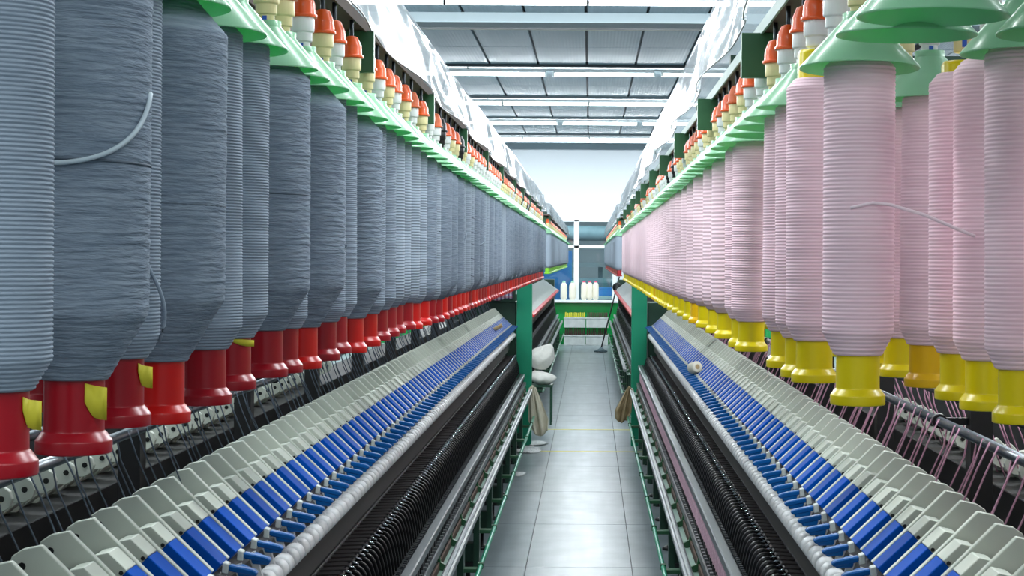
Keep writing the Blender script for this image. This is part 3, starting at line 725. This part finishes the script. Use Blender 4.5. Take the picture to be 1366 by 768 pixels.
    # drafting zone
    if near:
        ya = y0 + .02
        A = arm_meshes(s); F = arm_meshes(s, True); rm = roller_mesh(s); fm = fin_mesh(s); gm = guide_mesh(s); lm_ = lappet_mesh(s)
        ya = 1.9; k = 0
        while ya < y1 - .13:
            b = put('weighting_arm', A['body'], R, (0, ya - y0, 0))
            put('arm_cover', A['cover'], b); put('blue_cover', A['blue'], b); put('lever', A['lever'], b); put('clip', A['clip'], b); put('pivot_hole', A['hole'], b); put('screw_hole', A['screw'], b)
            put('top_roller', rm, R, (0, ya - y0 - .05, 0))
            if ya < 7.5:
                b = put('weighting_arm', F['body'], R, (0, ya - y0 + .03, 0)); put('arm_cover', F['cover'], b); put('blue_cover', F['blue'], b); put('pivot_hole', F['hole'], b)
            if ya > 3.5 and s > 0:
                for q in (0, .07): put('yarn_cop', COP, R, (X(.546), ya - y0 + q + .05, .565))
            if ya > 3.5:
                for q in (0, .07):
                    f = put('separator', fm, R, (0, ya - y0 + q, 0))
                    f = put('lappet', lm_, R, (0, ya - y0 + q, 0)); put('thread_guide', gm, f)
            ya += .14; k += 1
        # roving strands from the guide rods into the arms
        def strand(flip, j):
            f = (lambda x: 2 * MX - x) if flip else (lambda x: x)
            mb = MB(); dx = [.0, .012, -.010][j]; r_ = .0021 if s > 0 else .0018
            mb.tube([(X(f(.862 + dx * .3)), 0, 1.345), (X(f(.845 + dx)), .006, 1.29), (X(f(.79 + dx)), .02 + dx, 1.155)], r_, 5); return mb.mesh('roving_strand', [strandm])
        SM = [strand(False, j) for j in range(3)]; SF = [strand(True, j) for j in range(3)]
        ya = 1.9
        while ya < y1 - .2:
            put('roving_strand', rnd.choice(SM), R, (0, ya - y0 + rnd.uniform(-.012, .012), 0))
            if ya < 6 and s > 0: put('roving_strand', rnd.choice(SF), R, (0, ya - y0 + rnd.uniform(-.012, .012), 0))
            ya += .07
    else:
        am_ = MB(); lm = MB(); fm_ = MB(); rm_ = MB(); q = 0.0
        while q < y1 - y0 - .1:
            am_.prism([(X(a), b) for a, b in ((.548, 1.09), (.545, 1.12), (.80, 1.30), (.84, 1.28), (.80, 1.2))], q, q + .12)
            for p in (0, .07):
                lm.prism([(X(a), b) for a, b in ((.515, 1.075), (.510, 1.10), (.540, 1.122), (.55, 1.09))], q + p, q + p + .055)
                fm_.prism([(X(a), b) for a, b in ((.70, .79), (.70, .806), (.60, .816), (.578, .785), (.558, .66), (.60, .70))], q + p, q + p + .03)
            q += .14
        tag(put('weighting_arms', am_.mesh('weighting_arms', ['arm_grey']), R), kind='stuff')
        tag(put('levers', lm.mesh('levers', ['red_strip']), R), kind='stuff')
        tag(put('separators', fm_.mesh('separators', ['fin_black']), R), kind='stuff')
        rod('top_roller', 'cot_band', .60, 1.0, .03, y0, y1, 12)
    return R
NE = 15.35
hl = hang_left + [(-.525, 5.35 + .172 * i, True) for i in range(57) if 5.35 + .172 * i < NE - .2]
hr = hang_right + [(.549, 7.3 + .172 * i, True) for i in range(46) if 7.3 + .172 * i < NE - .2]
frame(-1, 1.0, NE, 'near left spinning machine with blue levers, white rollers and grey bobbins hung above', hl, 0.0, 'grey_strand')
frame(1, 1.0, NE, 'near right spinning machine with blue levers, white rollers and pink bobbins hung above', hr, -.030, 'pink_roving')
F0, F1 = 17.7, 31.6
h2l, h2r = [], []
yy = F0 + .15
while yy < F1 - .2:
    h2l.append((-.38, yy, True)); h2r.append((.38, yy, True)); yy += .19
for i, (hx, hy, _) in enumerate(h2l):
    bobbin(hx, hy, 1.53, 'gr', .046, 'green_tube', 'small grey bobbin on lime green tube hanging over far left machine', 'grey bobbins on green tubes of the far left machine')
for i, (hx, hy, _) in enumerate(h2r):
    bobbin(hx, hy, 1.51, 'gr', .05, 'red_tube', 'small grey bobbin on red tube hanging over far right machine', 'grey bobbins on red tubes of the far right machine')
frame(-1, F0, F1, 'far left spinning machine with red lever strip and green tubed bobbins', h2l, 0.0, 'grey_strand', False)
fr2 = frame(1, F0, F1, 'far right spinning machine with red lever strip and red tubed bobbins', h2r, -.02, 'grey_strand', False)
put('end_roll', MB().ylathe([(.03, 0), (.085, .01), (.09, .03), (.09, .2), (.085, .22), (.03, .23)], 16, .575 - MX, 1.16).mesh('end_roll', ['black_plastic']), fr2, (0, F1 - F0 - .25, 0))

for s in (-1, 1):                   # unseen next machines, added to keep the gaps between the bobbins dark
    e = empty('spinning_frame', (s * 2.88, 1.0, 0)); tag(e, 'unseen neighbouring machine added to darken the gaps behind the %s bobbins' % ('grey' if s < 0 else 'pink'), 'spinning machine')
    mb = MB(); mb.prism([(-.35, 0), (.35, 0), (.35, .95), (.22, 1.22), (-.22, 1.22), (-.35, .95)], 0, 14.3)
    put('machine_body', mb.mesh('machine_body', ['iron_black']), e)
    box_obj('creel_beam', 'rail_brown', -.55, .55, 0, 14.3, 2.10, 2.16, e)
    for yq in (.2, 4.8, 9.4, 14.0): box_obj('creel_post', 'iron_black', -.03, .03, yq, yq + .06, 1.2, 2.1, e)
    mb = MB()
    for xo in (-.55, -.40, .40, .55):
        for k in range(80): mb.lathe([(.026, 0), (.03, .07), (.045, .10), (.045, .38), (.03, .42), (.012, .58)], 8, (xo, .2 + k * .175, 1.53))
    tag(put('roving_bobbins', mb.mesh('roving_bobbins', ['grey_far' if s < 0 else 'pink_far'], recalc=False), e), kind='stuff')
# ------------------------------------------------------------------ plastic sheets hung over the creels
def sheet(s, y0, y1, dz, label):
    mb = MB(); mb.sm = True
    per = 1.25; ph = 3.29 if s < 0 else 3.016
    step = .06; ny = int((y1 - y0) / step); nz = 12; nt = 5
    for i in range(ny + 1):
        y = y0 + (y1 - y0) * i / ny
        u = ((y - ph) / per) % 1.0
        sc = math.sin(PI * u ** 1.6)                # bulges towards the aisle between the brackets
        zb = 2.118 + dz * .5 + .022 * math.exp(-(u / .12) ** 2) + .022 * math.exp(-((u - 1) / .08) ** 2)
        top = 2.268 + .004 * math.sin(y * 2.1)
        pinch = math.exp(-(u / .07) ** 2) + math.exp(-((u - 1) / .07) ** 2)
        for j in range(nz + 1):                     # hanging face
            q = j / nz
            z = zb + (top - zb) * q
            wv = .008 * math.sin(4 * PI * u + 3.0 * q + y) * (1 - q) * q * 3 + .010 * pinch * math.sin(PI * q) + .004 * math.sin(y * 13 + 5 * q) * q * (1 - q) * 4
            mb.v.append((s * (.352 - .034 * sc * (1 - q) ** 1.5 + wv), y, z))
        for j in range(1, nt + 1):                  # over the top towards the middle of the machine
            q = j / nt
            mb.v.append((s * (.352 + .63 * q), y, top + .03 * math.sin(PI * q * .5) + .006 * math.sin(y * 5 + 4 * q)))
    w_ = nz + 1 + nt
    for i in range(ny):
        for j in range(w_ - 1): mb.face([i * w_ + j, i * w_ + j + 1, (i + 1) * w_ + j + 1, (i + 1) * w_ + j])
    o = put('plastic_sheet', mb.mesh('plastic_sheet', ['film'], recalc=False)); tag(o, label, 'plastic sheet')
    ed = MB()                                       # rolled hem along the bottom edge
    ed.tube([mb.v[i * w_] for i in range(ny + 1)], .0016, 5)
    put('hem', ed.mesh('hem', ['dark_steel']), o)
    ed = MB(); ed.tube([(s * .985, y0, 2.297), (s * .985, y1, 2.297)], .010, 8)
    for yq in [y0 + .3 + k * 2.48 for k in range(int((y1 - y0) / 2.48) + 1)]:
        if yq < y1: ed.box(s * .985 - .006, s * .985 + .006, yq, yq + .012, 2.12, 2.297)
    put('support_bar', ed.mesh('support_bar', ['dark_steel']), o)
sheet(-1, 1.0, NE + .1, 0, 'milky plastic sheet draped over the top of the near left machine')
sheet(1, 1.0, NE + .1, -.030, 'milky plastic sheet draped over the top of the near right machine')
sheet(-1, F0, F1, 0, 'milky plastic sheet over the far left machine')
sheet(1, F0, F1, -.02, 'milky plastic sheet over the far right machine')

# ------------------------------------------------------------------ loose things
def cloth_hang(name, m, x, y, z, wid, length, s, label, seed):
    rnd = random.Random(seed); mb = MB(); mb.sm = True; nu, nv = 18, 20
    for j in range(nv + 1):
        q = j / nv
        for i in range(nu + 1):
            p = i / nu - .5
            spread = .35 + .65 * min(1, q * 1.4)
            if q > .75: spread *= 1 - (q - .75) * 1.1
            fold = .022 * math.sin(p * 15 + seed + q * 2) * (.4 + q) + .012 * math.sin(p * 29 + 1.3 * seed)
            xx = x + s * (q * .075 + p * wid * spread * .8)
            yy = y + fold - .03 + p * .05
            zz = z - q * length * (1 - .30 * abs(p + .05) ** 1.5) + .012 * (1 - q) * math.cos(p * 6)
            mb.v.append((xx, yy, zz))
    for j in range(nv):
        for i in range(nu): a = j * (nu + 1) + i; mb.face([a, a + 1, a + nu + 2, a + nu + 1])
    o = put(name, mb.mesh(name, [m], recalc=False)); tag(o, label, 'cloth')
    sm = o.modifiers.new('thickness', 'SOLIDIFY'); sm.thickness = .006
cloth_hang('rag', 'rag', -.43, 14.95, .565, .22, .44, 1, 'crumpled beige cloth hung over the end of the left silver rail', 1)
cloth_hang('rag', 'rag_brown', .425, 14.95, .56, .17, .31, -1, 'brown stained cloth hung over the end of the right silver rail', 5)
def sack(x, y, z, rx, rz, label, seed, neck=True):
    rnd = random.Random(seed); mb = MB(); seg = 24; prof = []
    nn = 14
    for i in range(nn + 1):
        q = i / nn
        r = math.sin(PI * min(q * .82 + .06, 1)) ** .6
        prof.append((max(.02, r * rx), q * rz))
    if neck: prof += [(.03, rz * 1.02), (.05, rz * 1.12), (.02, rz * 1.16)]
    mb.lathe(prof, seg)
    def lump(vx, vy, vz):
        a = math.atan2(vy, vx); k = 1 + .06 * math.sin(vz * 26 + 2 * a + seed) + .06 * math.sin(vz * 41 - 5 * a + 2 * seed) + .05 * math.sin(9 * a + vz * 12)
        lean = (vz / rz) ** 2 * .02
        return (vx * k * 1.08 + lean * (1 if seed == 2 else -1), vy * k, vz * (1 + .10 * math.sin(a + seed)))
    mb.v = [lump(*q) for q in mb.v]
    o = put('sack', mb.mesh('sack', ['sack'], recalc=False), None, (x, y, z)); tag(o, label, 'sack')
    return o
sack(-.43, 17.45, .55, .125, .24, 'upper white cloth sack at the near end of far left machine', 2, False)
sack(-.40, 17.35, .40, .12, .13, 'lower flat white cloth sack beneath the upper sack', 5, False)
bt = MB().box(-.56, -.30, 17.2, 17.6, .385, .4).box(-.55, -.53, 17.22, 17.24, 0, .385).box(-.33, -.31, 17.22, 17.24, 0, .385).box(-.55, -.53, 17.56, 17.58, 0, .385).box(-.33, -.31, 17.56, 17.58, 0, .385)
tag(put('stool', bt.mesh('stool', ['dark_green'], .002)), 'low dark green stand holding the white sacks', 'stand')
# plaid cloth over the left end cabinet
mb = MB(); mb.sm = True; nu, nv = 14, 12
for j in range(nv + 1):
    for i in range(nu + 1):
        p, q = i / nu, j / nv
        mb.v.append((-.92 + p * .29, NE - .03 - .012 * math.sin(p * 14 + q) * (.3 + q), 1.49 - q * .17 + .01 * math.sin(p * 9)))
for j in range(nv):
    for i in range(nu): a = j * (nu + 1) + i; mb.face([a, a + 1, a + nu + 2, a + nu + 1])
o = put('plaid_cloth', mb.mesh('plaid_cloth', ['plaid'], recalc=False)); tag(o, 'blue and red plaid cloth on the end cabinet of the left machine', 'cloth')
o.modifiers.new('thickness', 'SOLIDIFY').thickness = .01
tag(box_obj('cloth_rail', 'dark_green', -.95, -.6, NE - .02, NE + .0, 1.30, 1.5), 'dark green upright board carrying the plaid cloth', 'board')
# roll lying on the right levers, tube on the left ones
mb = MB(); mb.cur = 0; mb.lathe([(.012, -.03), (.027, -.03), (.030, -.026), (.030, .026), (.027, .03), (.012, .03)], 20); mb.cur = 1; mb.lathe([(.013, -.032), (.013, .032)], 12)
o = put('yarn_roll', mb.mesh('yarn_roll', ['yarn_white', 'card']), None, (.628, 8.9, 1.128), (math.radians(78), 0, math.radians(25))); tag(o, 'small cream yarn roll lying on blue levers of right machine', 'roll')
mb = MB(); mb.lathe([(.012, -.05), (.015, -.05), (.015, .05), (.012, .05)], 12)
o = put('paper_tube', mb.mesh('paper_tube', ['card']), None, (-.66, 13.3, 1.145), (0, math.radians(60), 0)); tag(o, 'small beige paper tube on blue covers at far end of left machine', 'tube')
# crates by the green wall
def crate(x, y, z, w_, label, tip):
    e = empty('crate', (x, y, z)); tag(e, label, 'crate', 'crates of bobbins by the green wall')
    d, h, t = .32, .20, .012; hw = w_ / 2
    mb = MB().box(-hw, hw, -d / 2, d / 2, 0, t).box(-hw, hw, -d / 2, -d / 2 + t, t, h).box(-hw, hw, d / 2 - t, d / 2, t, h).box(-hw, -hw + t, -d / 2 + t, d / 2 - t, t, h).box(hw - t, hw, -d / 2 + t, d / 2 - t, t, h)
    mb.box(-hw - .008, hw + .008, -d / 2 - .008, -d / 2, h - .03, h)
    put('body', mb.mesh('crate_body', ['crate'], .003), e)
    bb = MB(); rnd = random.Random(int(x * 100 + z * 10))
    nx = 11
    for i in range(nx):
        for j in range(6):
            bb.lathe([(.014, 0), (.017, .15), (.011, (.26 if z > 0 else .305) + rnd.uniform(0, .02))], 7, (-hw + .03 + i * (w_ - .06) / (nx - 1), -.125 + j * .05, t))
    tag(put('spinning_tubes', bb.mesh('spinning_tubes', [tip]), e), kind='stuff')
crate(-.225, 33.15, 0, .42, 'white crate of dark tubes, bottom of the left stack', 'spindle_tip')
crate(-.225, 33.15, .345, .42, 'white crate with yellow green tube tips, top of the left stack', 'lime_tip')
crate(.21, 33.15, 0, .43, 'white crate of dark tubes, bottom of the right stack', 'spindle_tip')
crate(.215, 33.13, .345, .43, 'white crate with dark brown tube tips, top of the right stack', 'spindle_tip')
# white yarn packages on the window sill
wprof = [(.035, 0), (.04, .004), (.062, .04), (.066, .07), (.066, .26), (.06, .30), (.03, .345), (.026, .35)]
wm = MB().lathe(wprof, 18).mesh('yarn_cone', ['yarn_white'], recalc=False)
names = ['first from left', 'second from left', 'third from left', 'fourth from left', 'rightmost']
for i, px in enumerate((752.5, 764, 779.5, 787, 795)):
    e = empty('yarn_cone', ((px - 788) * 33.4 / 2257 + .077, Y1 - .085, WZ0)); tag(e, 'white yarn package standing on the window sill, %s' % names[i], 'yarn package', 'white yarn packages on the window sill')
    o = put('package', wm, e); o.scale = (.9 if i > 1 else 1, .9 if i > 1 else 1, 1.03 if i > 1 else 1)
    put('cap', MB().lathe([(.03, .345), (.032, .36), (.02, .375), (.008, .378)], 12).mesh('cone_cap', ['pink_cap' if i in (2, 3, 4) else 'mint_cap'], recalc=False), e)
# mop leaning on the far right machine
e = empty('mop', (.275, 30.6, 0)); tag(e, 'long black handled mop leaning against the far right machine', 'mop')
mb = MB(); mb.tube([(0, 0, .06), (.16, .03, .70), (.325, .06, 1.37)], .013, 8); put('handle', mb.mesh('mop_handle', ['mop_black']), e)
mb = MB()
for k in range(26):
    a = 2 * PI * k / 26; L = .09 + .05 * ((k * 7) % 5) / 5
    mb.tube([(0, 0, .09), (.04 * math.cos(a), .04 * math.sin(a), .05), (L * math.cos(a), L * math.sin(a) * .8, .012)], [.012, .014, .012], 6)
put('head', mb.mesh('mop_head', ['far_grey']), e)
# fluff on the floor beside the left machine
for i, (px, py, s_) in enumerate(((716, 592, .10), (705, 601, .13), (692, 633, .07), (640, 660, .06))):
    d = 1.7 * 2257 / (py - 344); mb = MB(); rnd = random.Random(i)
    mb.lathe([(.3, 0), (1, .05), (.9, .22), (.5, .34), (.1, .38)], 14)
    mb.v = [(a * s_ * rnd.uniform(.75, 1.25), b * s_ * 1.8 * rnd.uniform(.75, 1.25), c * s_ * .5) for a, b, c in mb.v]
    o = put('lint_clump', mb.mesh('lint_clump', ['lint'], recalc=False), None, ((px - 788) * d / 2257 + .077, d, 0.0))
    tag(o, ['white fluff on the floor under the left hanging cloth', 'wide white fluff patch on the floor before the yellow line', 'pinkish white fluff by the left green pipe', 'small fluff under the left silver rail'][i], 'lint')
